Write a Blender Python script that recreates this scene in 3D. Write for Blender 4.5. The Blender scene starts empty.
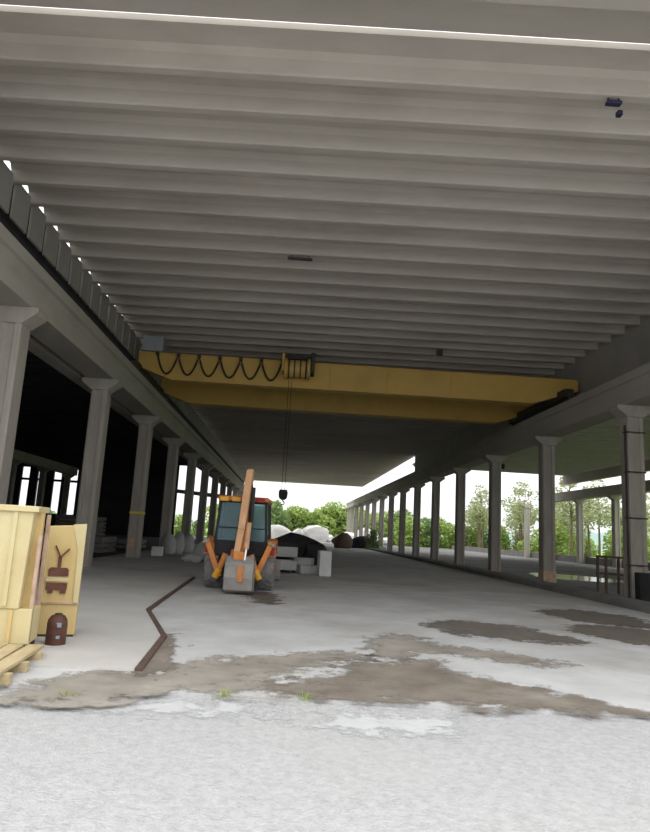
import bpy, bmesh, math, random
from math import sin, cos, pi, radians
from mathutils import Vector, Matrix
random.seed(7)
S = bpy.context.scene
COL = S.collection

# ------------------------------------------------------------------ materials
def newmat(name):
    m = bpy.data.materials.new(name); m.use_nodes = True
    nt = m.node_tree; b = nt.nodes['Principled BSDF']
    return m, nt, b

def mottled(name, c1, c2, scale=1.5, rough=.85, bump=.25, fine=18, stain=None, stain_scale=.35, stain_amt=.5, metal=0, stretch=(1, 1, 1), spec=.3):
    m, nt, b = newmat(name)
    N, L = nt.nodes.new, nt.links.new
    tc = N('ShaderNodeTexCoord'); mp = N('ShaderNodeMapping'); mp.inputs['Scale'].default_value = stretch
    L(tc.outputs['Object'], mp.inputs['Vector'])
    n1 = N('ShaderNodeTexNoise'); n1.inputs['Scale'].default_value = scale; n1.inputs['Detail'].default_value = 8; n1.inputs['Roughness'].default_value = .65
    L(mp.outputs[0], n1.inputs['Vector'])
    r1 = N('ShaderNodeValToRGB'); r1.color_ramp.elements[0].position = .3; r1.color_ramp.elements[1].position = .7
    r1.color_ramp.elements[0].color = (*c1, 1); r1.color_ramp.elements[1].color = (*c2, 1)
    L(n1.outputs['Fac'], r1.inputs['Fac'])
    out = r1.outputs['Color']
    if stain:
        n2 = N('ShaderNodeTexNoise'); n2.inputs['Scale'].default_value = stain_scale; n2.inputs['Detail'].default_value = 6; n2.inputs['Roughness'].default_value = .6
        L(mp.outputs[0], n2.inputs['Vector'])
        r2 = N('ShaderNodeValToRGB'); r2.color_ramp.elements[0].position = .5; r2.color_ramp.elements[1].position = .68
        r2.color_ramp.elements[0].color = (0, 0, 0, 1); r2.color_ramp.elements[1].color = (stain_amt,) * 3 + (1,)
        L(n2.outputs['Fac'], r2.inputs['Fac'])
        mx = N('ShaderNodeMixRGB'); L(r2.outputs['Color'], mx.inputs['Fac']); L(out, mx.inputs['Color1']); mx.inputs['Color2'].default_value = (*stain, 1)
        out = mx.outputs['Color']
    L(out, b.inputs['Base Color'])
    b.inputs['Roughness'].default_value = rough; b.inputs['Metallic'].default_value = metal
    b.inputs['Specular IOR Level'].default_value = spec
    if bump:
        n3 = N('ShaderNodeTexNoise'); n3.inputs['Scale'].default_value = fine; n3.inputs['Detail'].default_value = 6
        L(tc.outputs['Object'], n3.inputs['Vector'])
        bp = N('ShaderNodeBump'); bp.inputs['Strength'].default_value = bump; bp.inputs['Distance'].default_value = .03
        L(n3.outputs['Fac'], bp.inputs['Height']); L(bp.outputs[0], b.inputs['Normal'])
    return m

def plain(name, c, rough=.6, metal=0, spec=.4):
    m, nt, b = newmat(name)
    b.inputs['Base Color'].default_value = (*c, 1); b.inputs['Roughness'].default_value = rough
    b.inputs['Metallic'].default_value = metal; b.inputs['Specular IOR Level'].default_value = spec
    return m

M = {}
M['ceiling'] = mottled('ceiling_concrete', (.43, .395, .345), (.55, .51, .45), .5, .9, .15, 10, (.30, .26, .22), .35, .45, stretch=(.35, 1, 1))
M['column'] = mottled('column_concrete', (.32, .29, .255), (.44, .41, .36), 1.1, .9, .2, 14, (.27, .22, .18), .5, .5, stretch=(2, 2, .45))
M['beam'] = mottled('beam_concrete', (.34, .32, .28), (.46, .43, .385), .8, .9, .2, 12, (.24, .21, .17), .4, .5, stretch=(1, .4, 1))
M['panel'] = mottled('panel_concrete', (.36, .35, .32), (.45, .43, .40), .7, .9, .1, 10)
M['floor'] = mottled('floor_concrete', (.43, .425, .415), (.60, .595, .585), .8, .8, .3, 9, (.34, .31, .275), .22, .7)
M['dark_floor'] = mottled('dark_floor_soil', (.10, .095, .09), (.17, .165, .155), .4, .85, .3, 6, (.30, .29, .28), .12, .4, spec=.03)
M['hall_shade'] = mottled('shaded_hall_concrete', (.035, .035, .038), (.06, .06, .064), .5, .9, .1, 8)  # near-black base paints the gloom of the left halls into the concrete
M['slot_shade'] = plain('slot_shade_black', (.02, .02, .02), .9)  # black base colour puts shade into the slots between the wall panels
M['pad'] = mottled('pad_concrete', (.47, .455, .43), (.57, .55, .52), .7, .85, .2, 12, (.40, .36, .30), .3, .5)
M['gravel'] = mottled('yard_gravel', (.39, .385, .38), (.54, .535, .53), 16, .9, .8, 42, (.50, .48, .455), .25, .35)
M['mud'] = mottled('damp_mud', (.17, .14, .112), (.29, .25, .205), 1.6, .55, .4, 8, (.40, .37, .33), .9, .5)
M['dry_mud'] = mottled('dry_mud', (.22, .195, .16), (.40, .365, .32), 1.3, .85, .5, 9, (.20, .17, .135), .7, .6)
M['wet'] = mottled('damp_floor', (.14, .118, .10), (.21, .18, .155), 1.5, .5, .3, 8)
M['cement'] = mottled('cement_dust', (.50, .50, .495), (.60, .60, .595), 2.5, .9, .4, 14)
M['grass'] = mottled('grass_ground', (.13, .22, .05), (.28, .38, .11), .3, .95, .4, 4, (.34, .30, .2), .06, .6)
M['hill'] = mottled('distant_hill', (.20, .30, .27), (.28, .37, .33), .02, 1, 0)  # bluish green holds the distance haze in the base colour
M['kerb'] = mottled('kerb_concrete', (.16, .155, .15), (.25, .24, .23), .8, .9, .3, 10, spec=.05)
M['steel_yellow'] = mottled('cream_yellow_steel', (.58, .48, .25), (.68, .59, .345), 1.2, .6, .08, 10, (.55, .40, .20), .9, .4)
M['steel_yellow2'] = mottled('ochre_yellow_steel', (.58, .42, .17), (.68, .53, .26), 1.2, .6, .08, 10, (.50, .31, .13), 1.0, .5)
M['rust'] = mottled('rust', (.075, .048, .038), (.15, .10, .08), 6, .85, .3, 30)
M['rust_pink'] = mottled('rusty_paint', (.42, .27, .19), (.60, .45, .33), 5, .8, .2, 20)
M['stencil'] = mottled('stencil_paint', (.10, .035, .025), (.19, .085, .06), 8, .8, 0)
M['crane'] = mottled('crane_yellow', (.58, .38, .085), (.68, .47, .14), .5, .55, .05, 6, (.42, .24, .05), .5, .5)
M['crane_rear'] = M['crane']
M['dark_steel'] = mottled('dark_steel', (.035, .033, .03), (.07, .065, .06), 3, .6, .1, 12)
M['grey_box'] = mottled('grey_cabinet_paint', (.30, .32, .34), (.38, .40, .42), 2, .5, 0)
M['cable'] = plain('black_cable', (.02, .02, .02), .6)
M['orange'] = mottled('orange_machine_paint', (.62, .20, .045), (.74, .30, .08), 3, .5, .05, 20, (.36, .17, .08), 1.6, .55)
M['orange_pale'] = mottled('faded_orange_paint', (.62, .33, .16), (.74, .45, .25), 3, .6, .05, 20, (.40, .24, .14), 1.8, .5)
M['red'] = plain('red_paint', (.35, .03, .03), .5)
M['lamp_yellow'] = plain('amber_plastic', (.85, .42, .04), .4)
M['tyre'] = mottled('dusty_tyre', (.16, .155, .15), (.27, .265, .255), 4, .95, .3, 25)
M['rim'] = mottled('wheel_rim_paint', (.45, .42, .36), (.58, .54, .47), 4, .6, 0)
M['black'] = mottled('black_plastic', (.012, .012, .014), (.03, .03, .032), 3, .6, .3, 6)
M['bucket'] = mottled('worn_bucket_steel', (.24, .235, .22), (.38, .365, .345), 3, .6, .2, 15, (.30, .21, .14), 2, .4)
M['chrome'] = plain('piston_rod', (.7, .68, .65), .25, .9)
M['block'] = mottled('block_concrete', (.40, .40, .39), (.54, .535, .52), 1.4, .9, .3, 10, (.28, .27, .25), .8, .5)
M['white_block'] = mottled('white_block', (.64, .64, .63), (.78, .78, .77), 2, .85, .2, 10)
M['bag'] = mottled('white_woven_bag', (.72, .70, .68), (.84, .82, .80), 2.5, .85, .3, 8)
M['wood'] = mottled('weathered_wood', (.42, .32, .17), (.62, .51, .31), 2, .85, .3, 20, (.28, .2, .1), 1.2, .5, stretch=(4, .6, 4))
M['trunk'] = mottled('bark', (.12, .09, .06), (.2, .16, .11), 3, .95, .4, 10)
M['yellow_tape'] = plain('yellow_paint_band', (.75, .60, .06), .7)
M['brown'] = mottled('brown_canister', (.06, .025, .018), (.13, .055, .04), 5, .5, .1, 20)
M['blue_tag'] = plain('pale_blue_label', (.24, .32, .36), .6)
M['navy'] = plain('navy_lamp_housing', (.03, .03, .07), .5)
def leafmat(name, a, b_):
    m, nt, b = newmat(name)
    N, L = nt.nodes.new, nt.links.new
    g = N('ShaderNodeNewGeometry'); r = N('ShaderNodeValToRGB')
    r.color_ramp.elements[0].color = (*a, 1); r.color_ramp.elements[1].color = (*b_, 1)
    L(g.outputs['Random Per Island'], r.inputs['Fac']); L(r.outputs['Color'], b.inputs['Base Color'])
    b.inputs['Roughness'].default_value = .7
    t = N('ShaderNodeBsdfTranslucent'); L(r.outputs['Color'], t.inputs['Color'])
    mx = N('ShaderNodeMixShader'); mx.inputs['Fac'].default_value = .4
    L(b.outputs[0], mx.inputs[1]); L(t.outputs[0], mx.inputs[2]); L(mx.outputs[0], nt.nodes['Material Output'].inputs['Surface'])
    return m
M['leaf'] = leafmat('green_leaves', (.24, .34, .08), (.46, .56, .18))
M['leaf_dark'] = leafmat('dark_green_leaves', (.16, .24, .09), (.30, .40, .16))
M['leaf_dry'] = leafmat('olive_leaves', (.27, .31, .15), (.44, .46, .26))
def glassmat():
    m, nt, b = newmat('cab_glass')
    b.inputs['Base Color'].default_value = (.42, .66, .72, 1); b.inputs['Roughness'].default_value = .12
    b.inputs['Transmission Weight'].default_value = .75; b.inputs['IOR'].default_value = 1.2
    return m
M['glass'] = glassmat()
def watermat():
    m, nt, b = newmat('puddle_water')
    b.inputs['Base Color'].default_value = (.2, .19, .18, 1); b.inputs['Roughness'].default_value = .12
    return m
M['water'] = watermat()

# ------------------------------------------------------------------ mesh helpers
class MB:
    def __init__(s): s.v = []; s.f = []
    def add(s, vs, fs):
        n = len(s.v); s.v += [tuple(v) for v in vs]; s.f += [tuple(i + n for i in f) for f in fs]; return s
    def box(s, x0, x1, y0, y1, z0, z1):
        return s.hexa([(x0, y0, z0), (x1, y0, z0), (x1, y1, z0), (x0, y1, z0)], [(x0, y0, z1), (x1, y0, z1), (x1, y1, z1), (x0, y1, z1)])
    def hexa(s, lo, hi):
        return s.add(list(lo) + list(hi), [(3, 2, 1, 0), (4, 5, 6, 7), (0, 1, 5, 4), (1, 2, 6, 5), (2, 3, 7, 6), (3, 0, 4, 7)])
    def bar(s, a, b, w, h, up=(0, 0, 1)):
        a, b, up = Vector(a), Vector(b), Vector(up); d = (b - a).normalized()
        if abs(d.dot(up)) > .98: up = Vector((0, 1, 0))
        r = d.cross(up).normalized(); u = r.cross(d)
        q = [(-1, -1), (1, -1), (1, 1), (-1, 1)]
        return s.hexa([a + r * i * w / 2 + u * j * h / 2 for i, j in q], [b + r * i * w / 2 + u * j * h / 2 for i, j in q])
    def prism(s, poly, axis, a, b):
        def P(p, t): return (t, p[0], p[1]) if axis == 'x' else (p[0], t, p[1]) if axis == 'y' else (p[0], p[1], t)
        n = len(poly)
        vs = [P(p, a) for p in poly] + [P(p, b) for p in poly]
        return s.add(vs, [tuple(range(n - 1, -1, -1)), tuple(range(n, 2 * n))] + [(i, (i + 1) % n, n + (i + 1) % n, n + i) for i in range(n)])
    def tube(s, pts, r, k=8):
        pts = [Vector(p) for p in pts]; n = len(pts); rs = r if isinstance(r, (list, tuple)) else [r] * n
        rings = []
        ref = Vector((0.13, .31, .94))
        for i, p in enumerate(pts):
            d = (pts[min(i + 1, n - 1)] - pts[max(i - 1, 0)]).normalized()
            a = d.cross(ref)
            if a.length < .1: a = d.cross(Vector((1, 0, 0)))
            a.normalize(); b = d.cross(a)
            rings += [p + (a * cos(2 * pi * j / k) + b * sin(2 * pi * j / k)) * rs[i] for j in range(k)]
        fs = [(i * k + j, i * k + (j + 1) % k, (i + 1) * k + (j + 1) % k, (i + 1) * k + j) for i in range(n - 1) for j in range(k)]
        fs += [tuple(range(k - 1, -1, -1)), tuple(range((n - 1) * k, n * k))]
        return s.add(rings, fs)
    def lathe(s, prof, c, axis='z', k=24):
        # prof: (radius, offset along axis); closed ends when radius is small
        vs = []
        for r, t in prof:
            for j in range(k):
                a = 2 * pi * j / k; u, w = r * cos(a), r * sin(a)
                vs.append((c[0] + t, c[1] + u, c[2] + w) if axis == 'x' else (c[0] + u, c[1] + t, c[2] + w) if axis == 'y' else (c[0] + u, c[1] + w, c[2] + t))
        n = len(prof)
        fs = [(i * k + j, i * k + (j + 1) % k, (i + 1) * k + (j + 1) % k, (i + 1) * k + j) for i in range(n - 1) for j in range(k)]
        fs += [tuple(range(k - 1, -1, -1)), tuple(range((n - 1) * k, n * k))]
        return s.add(vs, fs)
    def build(s, name, mat, parent=None, bevel=0, smooth=False, loc=None):
        me = bpy.data.meshes.new(name); me.from_pydata(s.v, [], s.f); me.materials.append(mat)
        bm = bmesh.new(); bm.from_mesh(me); bmesh.ops.recalc_face_normals(bm, faces=bm.faces); bm.to_mesh(me); bm.free()
        if smooth:
            for p in me.polygons: p.use_smooth = True
        o = bpy.data.objects.new(name, me); COL.objects.link(o)
        if parent: o.parent = parent
        if loc: o.location = loc
        if bevel:
            b = o.modifiers.new('bevel', 'BEVEL'); b.width = bevel; b.segments = 2; b.limit_method = 'ANGLE'
        return o

def tag(o, label=None, cat=None, group=None, kind=None):
    if label: o['label'] = label
    if cat:
        o['category'] = cat; o['kind'] = kind or 'thing'
    if group: o['group'] = group
    if kind: o['kind'] = kind
    return o
def empty(name, loc=(0, 0, 0), rz=0, **k):
    o = bpy.data.objects.new(name, None); COL.objects.link(o); o.location = loc; o.rotation_euler.z = rz; o.empty_display_size = .3
    return tag(o, **k)
KIDS = {}
def copy_tree(o, parent=None):
    c = o.copy(); COL.objects.link(c)
    if parent: c.parent = parent
    for ch in [x for x in bpy.data.objects if x.parent == o]: copy_tree(ch, c)
    return c
def struct(o, label=None):
    o['kind'] = 'structure'
    if label: o['label'] = label
    return o
ORD = ['first', 'second', 'third', 'fourth', 'fifth', 'sixth', 'seventh', 'eighth', 'ninth', 'tenth', 'eleventh', 'twelfth', 'thirteenth', 'fourteenth', 'fifteenth', 'sixteenth']

# ------------------------------------------------------------------ layout
XL, XR, BAY = -7.62, 12.87, 8.287
YL0, YR0 = 17.06, 23.99           # first columns of both rows
ZC = 7.17                          # top of the column heads
END = 127.0
SK = .03                           # skew of the ribs

# ------------------------------------------------------------------ ground and floor
def grid(name, x0, x1, y0, y1, z, mat, d=.5, nx=1, ny=1):
    m = MB().box(x0, x1, y0, y1, z - d, z); return m.build(name, mat)
struct(grid('floor', -8.9, 11.4, 7.35, 130, 0, M['floor'], .5))
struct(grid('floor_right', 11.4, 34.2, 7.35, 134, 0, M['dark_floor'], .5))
struct(grid('floor_left', -50, -8.9, 7.35, 110, 0, M['hall_shade'], .5))
struct(grid('yard_ground', -60, 60, -25, 7.5, -.03, M['gravel'], .45))
struct(grid('grass_ground', -400, 400, 6, 700, -.35, M['grass'], .3))

def eroded(m, soft=1.0):
    nt = m.node_tree; N, L = nt.nodes.new, nt.links.new
    out = nt.nodes['Material Output']; b = nt.nodes['Principled BSDF']
    at = N('ShaderNodeAttribute'); at.attribute_name = 'edge'
    tc = N('ShaderNodeTexCoord'); nz = N('ShaderNodeTexNoise'); nz.inputs['Scale'].default_value = 2.6; nz.inputs['Detail'].default_value = 9; nz.inputs['Roughness'].default_value = .7
    L(tc.outputs['Object'], nz.inputs['Vector'])
    mu = N('ShaderNodeMath'); mu.operation = 'MULTIPLY_ADD'; mu.inputs[1].default_value = 3.4 * soft; mu.inputs[2].default_value = -1.75 * soft
    L(nz.outputs['Fac'], mu.inputs[0])
    ad = N('ShaderNodeMath'); ad.operation = 'ADD'; L(mu.outputs[0], ad.inputs[0]); L(at.outputs['Fac'], ad.inputs[1])
    r = N('ShaderNodeValToRGB'); r.color_ramp.elements[0].position = .12; r.color_ramp.elements[1].position = .62
    r.color_ramp.elements[0].color = (0, 0, 0, 1); r.color_ramp.elements[1].color = (.95, .95, .95, 1)
    L(ad.outputs[0], r.inputs['Fac'])
    t = N('ShaderNodeBsdfTransparent'); mx = N('ShaderNodeMixShader')
    L(r.outputs['Color'], mx.inputs['Fac']); L(t.outputs[0], mx.inputs[1]); L(b.outputs[0], mx.inputs[2]); L(mx.outputs[0], out.inputs['Surface'])
for k_ in ('mud', 'dry_mud', 'wet', 'cement', 'water'): eroded(M[k_])
def patch(name, poly, z, h, mat, wob=.06, sub=5, seed=1, kind='stuff', label=None, cell=.07, fade=.3):
    n = len(poly); pts = []
    for i in range(n):
        p0, p1, p2, p3 = [Vector(poly[(i + k - 1) % n]) for k in range(4)]
        for t in range(sub):
            u = t / sub
            q = .5 * ((2 * p1) + (p2 - p0) * u + (2 * p0 - 5 * p1 + 4 * p2 - p3) * u * u + (3 * p1 - p0 - 3 * p2 + p3) * u ** 3)
            pts.append((q.x, q.y))
    segs = list(zip(pts, pts[1:] + pts[:1]))
    def sd(x, y):
        best = 1e9; ins = False
        for (ax, ay), (bx_, by) in segs:
            dx, dy = bx_ - ax, by - ay; l2 = dx * dx + dy * dy or 1e-9
            t = max(0, min(1, ((x - ax) * dx + (y - ay) * dy) / l2))
            best = min(best, (x - ax - t * dx) ** 2 + (y - ay - t * dy) ** 2)
            if (ay > y) != (by > y) and x < ax + (y - ay) * dx / dy: ins = not ins
        return best ** .5 * (1 if ins else -1)
    X = [p[0] for p in pts]; Y = [p[1] for p in pts]; zz = z + h
    nx = int((max(X) - min(X) + .6) / cell) + 2; ny = int((max(Y) - min(Y) + .6) / cell) + 2
    val = {}; idx = {}; vs = []; at = []; fs = []
    for a in range(nx):
        for b in range(ny): val[a, b] = sd(min(X) - .3 + a * cell, min(Y) - .3 + b * cell)
    def vid(a, b):
        if (a, b) not in idx:
            idx[a, b] = len(vs); vs.append((min(X) - .3 + a * cell, min(Y) - .3 + b * cell, zz)); at.append(max(0, min(1, .5 + val[a, b] / fade / 2)))
        return idx[a, b]
    for a in range(nx - 1):
        for b in range(ny - 1):
            c = [(a, b), (a + 1, b), (a + 1, b + 1), (a, b + 1)]
            if max(val[q] for q in c) > -.28: fs.append(tuple(vid(*q) for q in c))
    me = bpy.data.meshes.new(name); me.from_pydata(vs, [], fs); me.materials.append(mat)
    A = me.attributes.new('edge', 'FLOAT', 'POINT'); A.data.foreach_set('value', at)
    o = bpy.data.objects.new(name, me); COL.objects.link(o)
    if kind: o['kind'] = kind
    if label: o['label'] = label
    return o
mud_strip = [(-2.6, 6.9), (-2.52, 7.43), (-2.29, 7.87), (-1.97, 8.15), (-1.5, 8.15), (-1.2, 8.81), (-.72, 9.2), (-.24, 9.54), (.3, 9.91), (.98, 10.18), (1.29, 9.87), (.85, 9.46), (.28, 8.93), (-.27, 8.11), (.15, 7.9), (.6, 7.75), (.58, 7.48), (-.29, 7.44), (-.78, 7.52), (-1.13, 7.36), (-1.55, 6.95), (-1.95, 6.65)]
mud_fan = [(.93, 9.63), (1.39, 9.33), (2.14, 9.94), (2.34, 9.17), (2.7, 8.65), (3.23, 8.34), (3.62, 7.84), (4.1, 7.47), (5.2, 7.35), (3.55, 7.3), (2.87, 7.35), (2.21, 7.38), (1.67, 7.44), (.9, 7.41), (.25, 7.55), (-.08, 7.66), (.51, 8.28), (.93, 8.83)]
mud_arm = [(1.47, 11.11), (1.86, 12.06), (2.34, 12.22), (2.67, 11.28), (3.29, 11.08), (3.82, 10.71), (4.25, 10.18), (3.58, 10.01), (2.95, 10.47), (2.2, 10.6), (1.83, 9.86), (1.52, 9.78)]
dark_long = [(3.03, 13.87), (3.7, 14.74), (4.54, 14.58), (5.12, 14.34), (5.31, 13.44), (5.76, 12.85), (5.31, 12.27), (4.61, 12.38), (3.89, 12.49), (3.41, 12.81)]
dark_right = [(6.87, 17.72), (8.12, 18.72), (8.79, 18.33), (9.23, 17.46), (8.6, 15.2), (7.8, 15.6), (7.2, 16.2)]
dark_right2 = [(6.2, 14.2), (7.0, 15.3), (8.44, 14.9), (8.3, 12.4), (7.3, 12.3), (6.6, 13.1)]
patch('dry_mud', mud_strip, .0, .006, M['dry_mud'], .06, 5, 1, label='dried grey brown mud along the edge of the floor slab')
patch('damp_mud', mud_fan, 0, .008, M['mud'], .06, 5, 2, label='brown damp mud spread fanning over the slab edge')
patch('dry_mud', mud_arm, 0, .006, M['dry_mud'], .06, 5, 3, label='brown curved mud smear on the floor behind the mud fan')
patch('damp_stain', dark_long, 0, .006, M['wet'], .06, 5, 4, label='long dark damp patch on the floor towards the kerb')
patch('damp_stain', dark_right, 0, .006, M['wet'], .08, 5, 5, label='dark damp patch beside the kerb')
patch('damp_stain', dark_right2, 0, .008, M['wet'], .06, 5, 6, label='dark damp patch nearest the kerb end')
patch('cement_dust', [(-1.88, 6.88), (-1.49, 7.12), (-.98, 7.06), (-.47, 7.03), (-.14, 6.9), (-.2, 6.68), (-.73, 6.73), (-1.3, 6.7), (-1.7, 6.59)], -.03, .006, M['cement'], .04, 5, 7, label='whitish cement crust on the yard before the mud')
patch('cement_dust', [(.45, 6.72), (.85, 6.93), (1.45, 6.89), (1.73, 6.73), (1.55, 6.47), (1.07, 6.4), (.6, 6.38)], -.03, .006, M['cement'], .04, 5, 8, label='whitish cement crust in the middle of the yard edge')
patch('oil_stain', [(-1.5, 18.6), (-.5, 18.9), (-.16, 16.6), (-.5, 16.2), (-.7, 17.2)], 0, .008, M['wet'], .05, 5, 9, label='dark oily stain on the floor behind the backhoe bucket')
patch('puddle', [(14.5, 36), (17.5, 35.2), (19.5, 38), (18.5, 41.5), (16, 42), (14.8, 39)], 0, .006, M['water'], .15, 5, 10, label='shallow puddle on the floor of the neighbouring hall')
patch('damp_stain', [(-1.95, 10.9), (-1.75, 10.8), (-1.5, 9.7), (-1.35, 8.3), (-1.75, 8.2), (-1.78, 9.6)], 0, .009, M['mud'], .06, 5, 11, label='damp brown stain along the lower end of the zigzag strip', fade=.12)
# low raised pad on the left with its rusty edge
zig = [(-1.66, 8.22), (-1.81, 10.67), (-2.7, 13.74), (-3.05, 22.8)]
struct(MB().prism([(-7.2, 8.05)] + zig + [(-7.2, 22.8)], 'z', -.01, .03).build('floor_pad', M['pad']))
sp = MB()
for (a, b) in zip(zig, zig[1:]): sp.bar((a[0], a[1], .02), (b[0], b[1], .02), .09, .045)
tag(sp.build('edge_strip', M['rust']), 'rusty brown zigzag strip edging the pale floor pad', 'strip')

# ------------------------------------------------------------------ ceilings
def ribbed(name, x0, x1, ystart, yend, zb, mat, phase=12.0, pitch=1.24, depth=.46, wb=.13, wt=.27, skew=SK, thick=.14):
    prof = []
    k0 = math.ceil((ystart - phase + .3) / pitch); k1 = math.floor((yend - phase - .3) / pitch)
    prof.append((ystart, zb + depth))
    for k in range(k0, k1 + 1):
        y = phase + k * pitch
        prof += [(y - wt, zb + depth), (y - wt * .62, zb + depth * .72), (y - wb, zb + .03), (y - wb * .7, zb), (y + wb * .7, zb), (y + wb, zb + .03), (y + wt * .62, zb + depth * .72), (y + wt, zb + depth)]
    prof.append((yend, zb + depth)); n = len(prof)
    top = zb + depth + thick
    m = MB(); vs = []
    for X in (x0, x1):
        dy = -skew * (X + .3)
        vs += [(X, y + dy, z) for y, z in prof] + [(X, ystart + dy, top), (X, yend + dy, top)]
    q = n + 2
    fs = [(i, i + 1, q + i + 1, q + i) for i in range(n - 1)]
    fs += [(n, n + 1, q + n + 1, q + n), (0, n, q + n, q), (n - 1, n + 1, q + n + 1, q + n - 1)]
    for b in (0, q):
        fs += [tuple([b + n] + [b + i for i in range(n)] + [b + n + 1])]
    m.add(vs, fs)
    me_o = m.build(name, mat)
    return struct(me_o)
PXL, PXR = -8.25, 13.95            # faces of the upper wall panels
ZR = 10.9
ribbed('ceiling', PXL - .07, PXR + .1, 11.17, END, ZR, M['ceiling'])
# front strip between the two open joints
ribbed('ceiling_strip', PXL - .1, PXR + .1, 9.66, 11.0, ZR, M['ceiling'], phase=10.86, wt=.1, wb=.09)
struct(MB().hexa([(PXL, 8.0, ZR - .15), (PXR, 7.5, ZR - .15), (PXR, 9.13, ZR - .15), (PXL, 9.88, ZR - .15)], [(PXL, 8.0, ZR + .6), (PXR, 7.5, ZR + .6), (PXR, 9.13, ZR + .6), (PXL, 9.88, ZR + .6)]).build('trim_1', M['ceiling']), 'concrete fascia beam along the front edge of the roof')
ribbed('ceiling_left', -27.6, -8.5, 8, 86, 9.3, M['hall_shade'], skew=0)
ribbed('ceiling_far_left', -48.8, -27.6, 8, 86, 9.3, M['hall_shade'], skew=0)
struct(MB().box(-8.66, -8.56, 9.9, 122, 9.3, 11.4).build('wall_left_backing', M['slot_shade']))  # added black sheet, stands in for shade behind the panel slots
ribbed('ceiling_right', 14.95, 34.2, 9, 80, 10.35, M['panel'], skew=0, depth=.3)
struct(MB().box(33.9, 34.3, 9, 80, 9.3, 10.4).build('trim_2', M['beam']), 'concrete edge beam of the neighbouring roof')

# ------------------------------------------------------------------ upper walls
pl = MB(); y = 12.27 + .11
while y < 122:
    pl.box(PXL - .07, PXL, y, y + 1.02, 9.93, ZR + .2); y += 1.24
struct(pl.build('wall_left', M['panel']))
pr = MB().box(PXR, PXR + .1, 10, 73, 8.25, ZR + .36)
struct(pr.build('wall_right', M['panel']))
struct(MB().box(-50, -12.5, 7.5, 7.8, 0, 9.8).build('wall_blocker_left', M['hall_shade']))  # unseen wall added to keep daylight out of the left halls
struct(MB().box(14.6, 34.2, 8.6, 8.9, 0, 10.4).build('wall_blocker_right', M['panel']))  # unseen wall added to cut the front light on the right columns
struct(MB().box(-49.6, -49.2, 7.8, 86, 0, 9.8).build('wall_far_left', M['hall_shade']))
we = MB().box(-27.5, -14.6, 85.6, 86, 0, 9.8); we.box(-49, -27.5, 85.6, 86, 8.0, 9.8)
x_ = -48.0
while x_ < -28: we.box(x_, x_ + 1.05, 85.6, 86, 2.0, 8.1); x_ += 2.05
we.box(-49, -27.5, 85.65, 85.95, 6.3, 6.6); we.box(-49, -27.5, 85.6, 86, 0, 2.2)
struct(we.build('wall_back_left', M['hall_shade']))
struct(MB().box(33.75, 34.05, 14, 134, 0, .75).build('wall_low_right', M['kerb']))

# ------------------------------------------------------------------ columns
def make_column():
    r = empty('concrete_column')
    s = MB(); w, d = .31, .33
    for (z0, z1) in ((-.02, ZC - .4),): s.prism([(-w, -d + .05), (-w + .05, -d), (-.15, -d), (-.12, -d + .05), (.12, -d + .05), (.15, -d), (w - .05, -d), (w, -d + .05), (w, d - .05), (w - .05, d), (-w + .05, d), (-w, d - .05)], 'z', z0, z1)
    s.build('shaft', M['column'], r)
    h = MB().prism([(-w, ZC - .46), (w, ZC - .46), (w + .12, ZC - .36), (.66, ZC - .2), (.72, ZC - .12), (.72, ZC), (-.72, ZC), (-.72, ZC - .12), (-.66, ZC - .2), (-w - .12, ZC - .36)], 'y', -.37, .37)
    h.build('corbel', M['column'], r, bevel=.03)
    return r
proto = make_column()
def column(x, y, label, group, extra=None):
    c = copy_tree(proto)
    c.location = (x, y, 0); tag(c, label, 'column', group)
    return c
def upper_post(x, y, z0, z1): return MB().box(x - .17, x + .17, y - .2, y + .2, z0, z1)
n_l = 14
for k in range(n_l):
    y = YL0 + k * BAY
    lab = {0: 'broad pale concrete column nearest the camera, above the cream steel hopper', 1: 'tall concrete column rising behind the ochre steel cabinet', 2: 'concrete column with a yellow paint band about head height',
           3: 'concrete column just beyond the yellow banded one, among white bags'}.get(k, f'dark concrete column, {ORD[k]} from the entrance in the row behind the backhoe side')
    c = column(XL, y, lab, 'columns of the left row')
    if k == 2:
        for nm, z, mt, h in (('paint_band', 2.15, 'yellow_tape', .12),): MB().box(-.32, .32, -.34, .34, z, z + h).build(nm, M[mt], c)
        MB().box(-.22, .08, -.337, -.3, .5, .95).build('paint_smear', M['rust_pink'], c)
for k in range(15):
    y = YR0 + k * BAY
    lab = {0: 'concrete column with a dark pipe clamped to it, nearest on the right side', 1: 'pale concrete column with a rusty stained foot beside the kerb', 2: 'concrete column directly behind the rusty footed one'}.get(k)
    if not lab: lab = (f'dark backlit concrete column, {ORD[k]} in the row behind the kerb' if k < 8 else f'daylit whitish concrete column, {ORD[k]} in the row behind the kerb')
    c = column(XR, y, lab, 'columns of the right row')
    if k == 0:
        p = MB().tube([(-.37, -.2, 0), (-.37, -.2, 6.4)], .035)
        po = p.build('downpipe', M['dark_steel'], c)
        for z in (1.2, 2.9, 4.6, 6.1): MB().box(-.42, .33, -.36, -.12, z, z + .05).build('pipe_clamp', M['dark_steel'], po)
    if k == 1: MB().box(-.315, .315, -.335, .335, 0, .55).build('stained_foot', M['rust_pink'], c)
for k in range(9): column(-28, YL0 + k * BAY, f'shadowed concrete column deep in the dark hall, {ORD[k]} of the middle row', 'columns of the dark hall')
for k in range(9): column(-47.5, YL0 + k * BAY, f'backlit concrete column by the bright far openings, {ORD[k]} of the outer row', 'outer columns of the dark hall')
for k in range(4, 9): column(33.2, YR0 + k * BAY, f'white daylit column before the trees, {ORD[k - 4]} of the outer row', 'outer columns before the trees')

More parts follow.
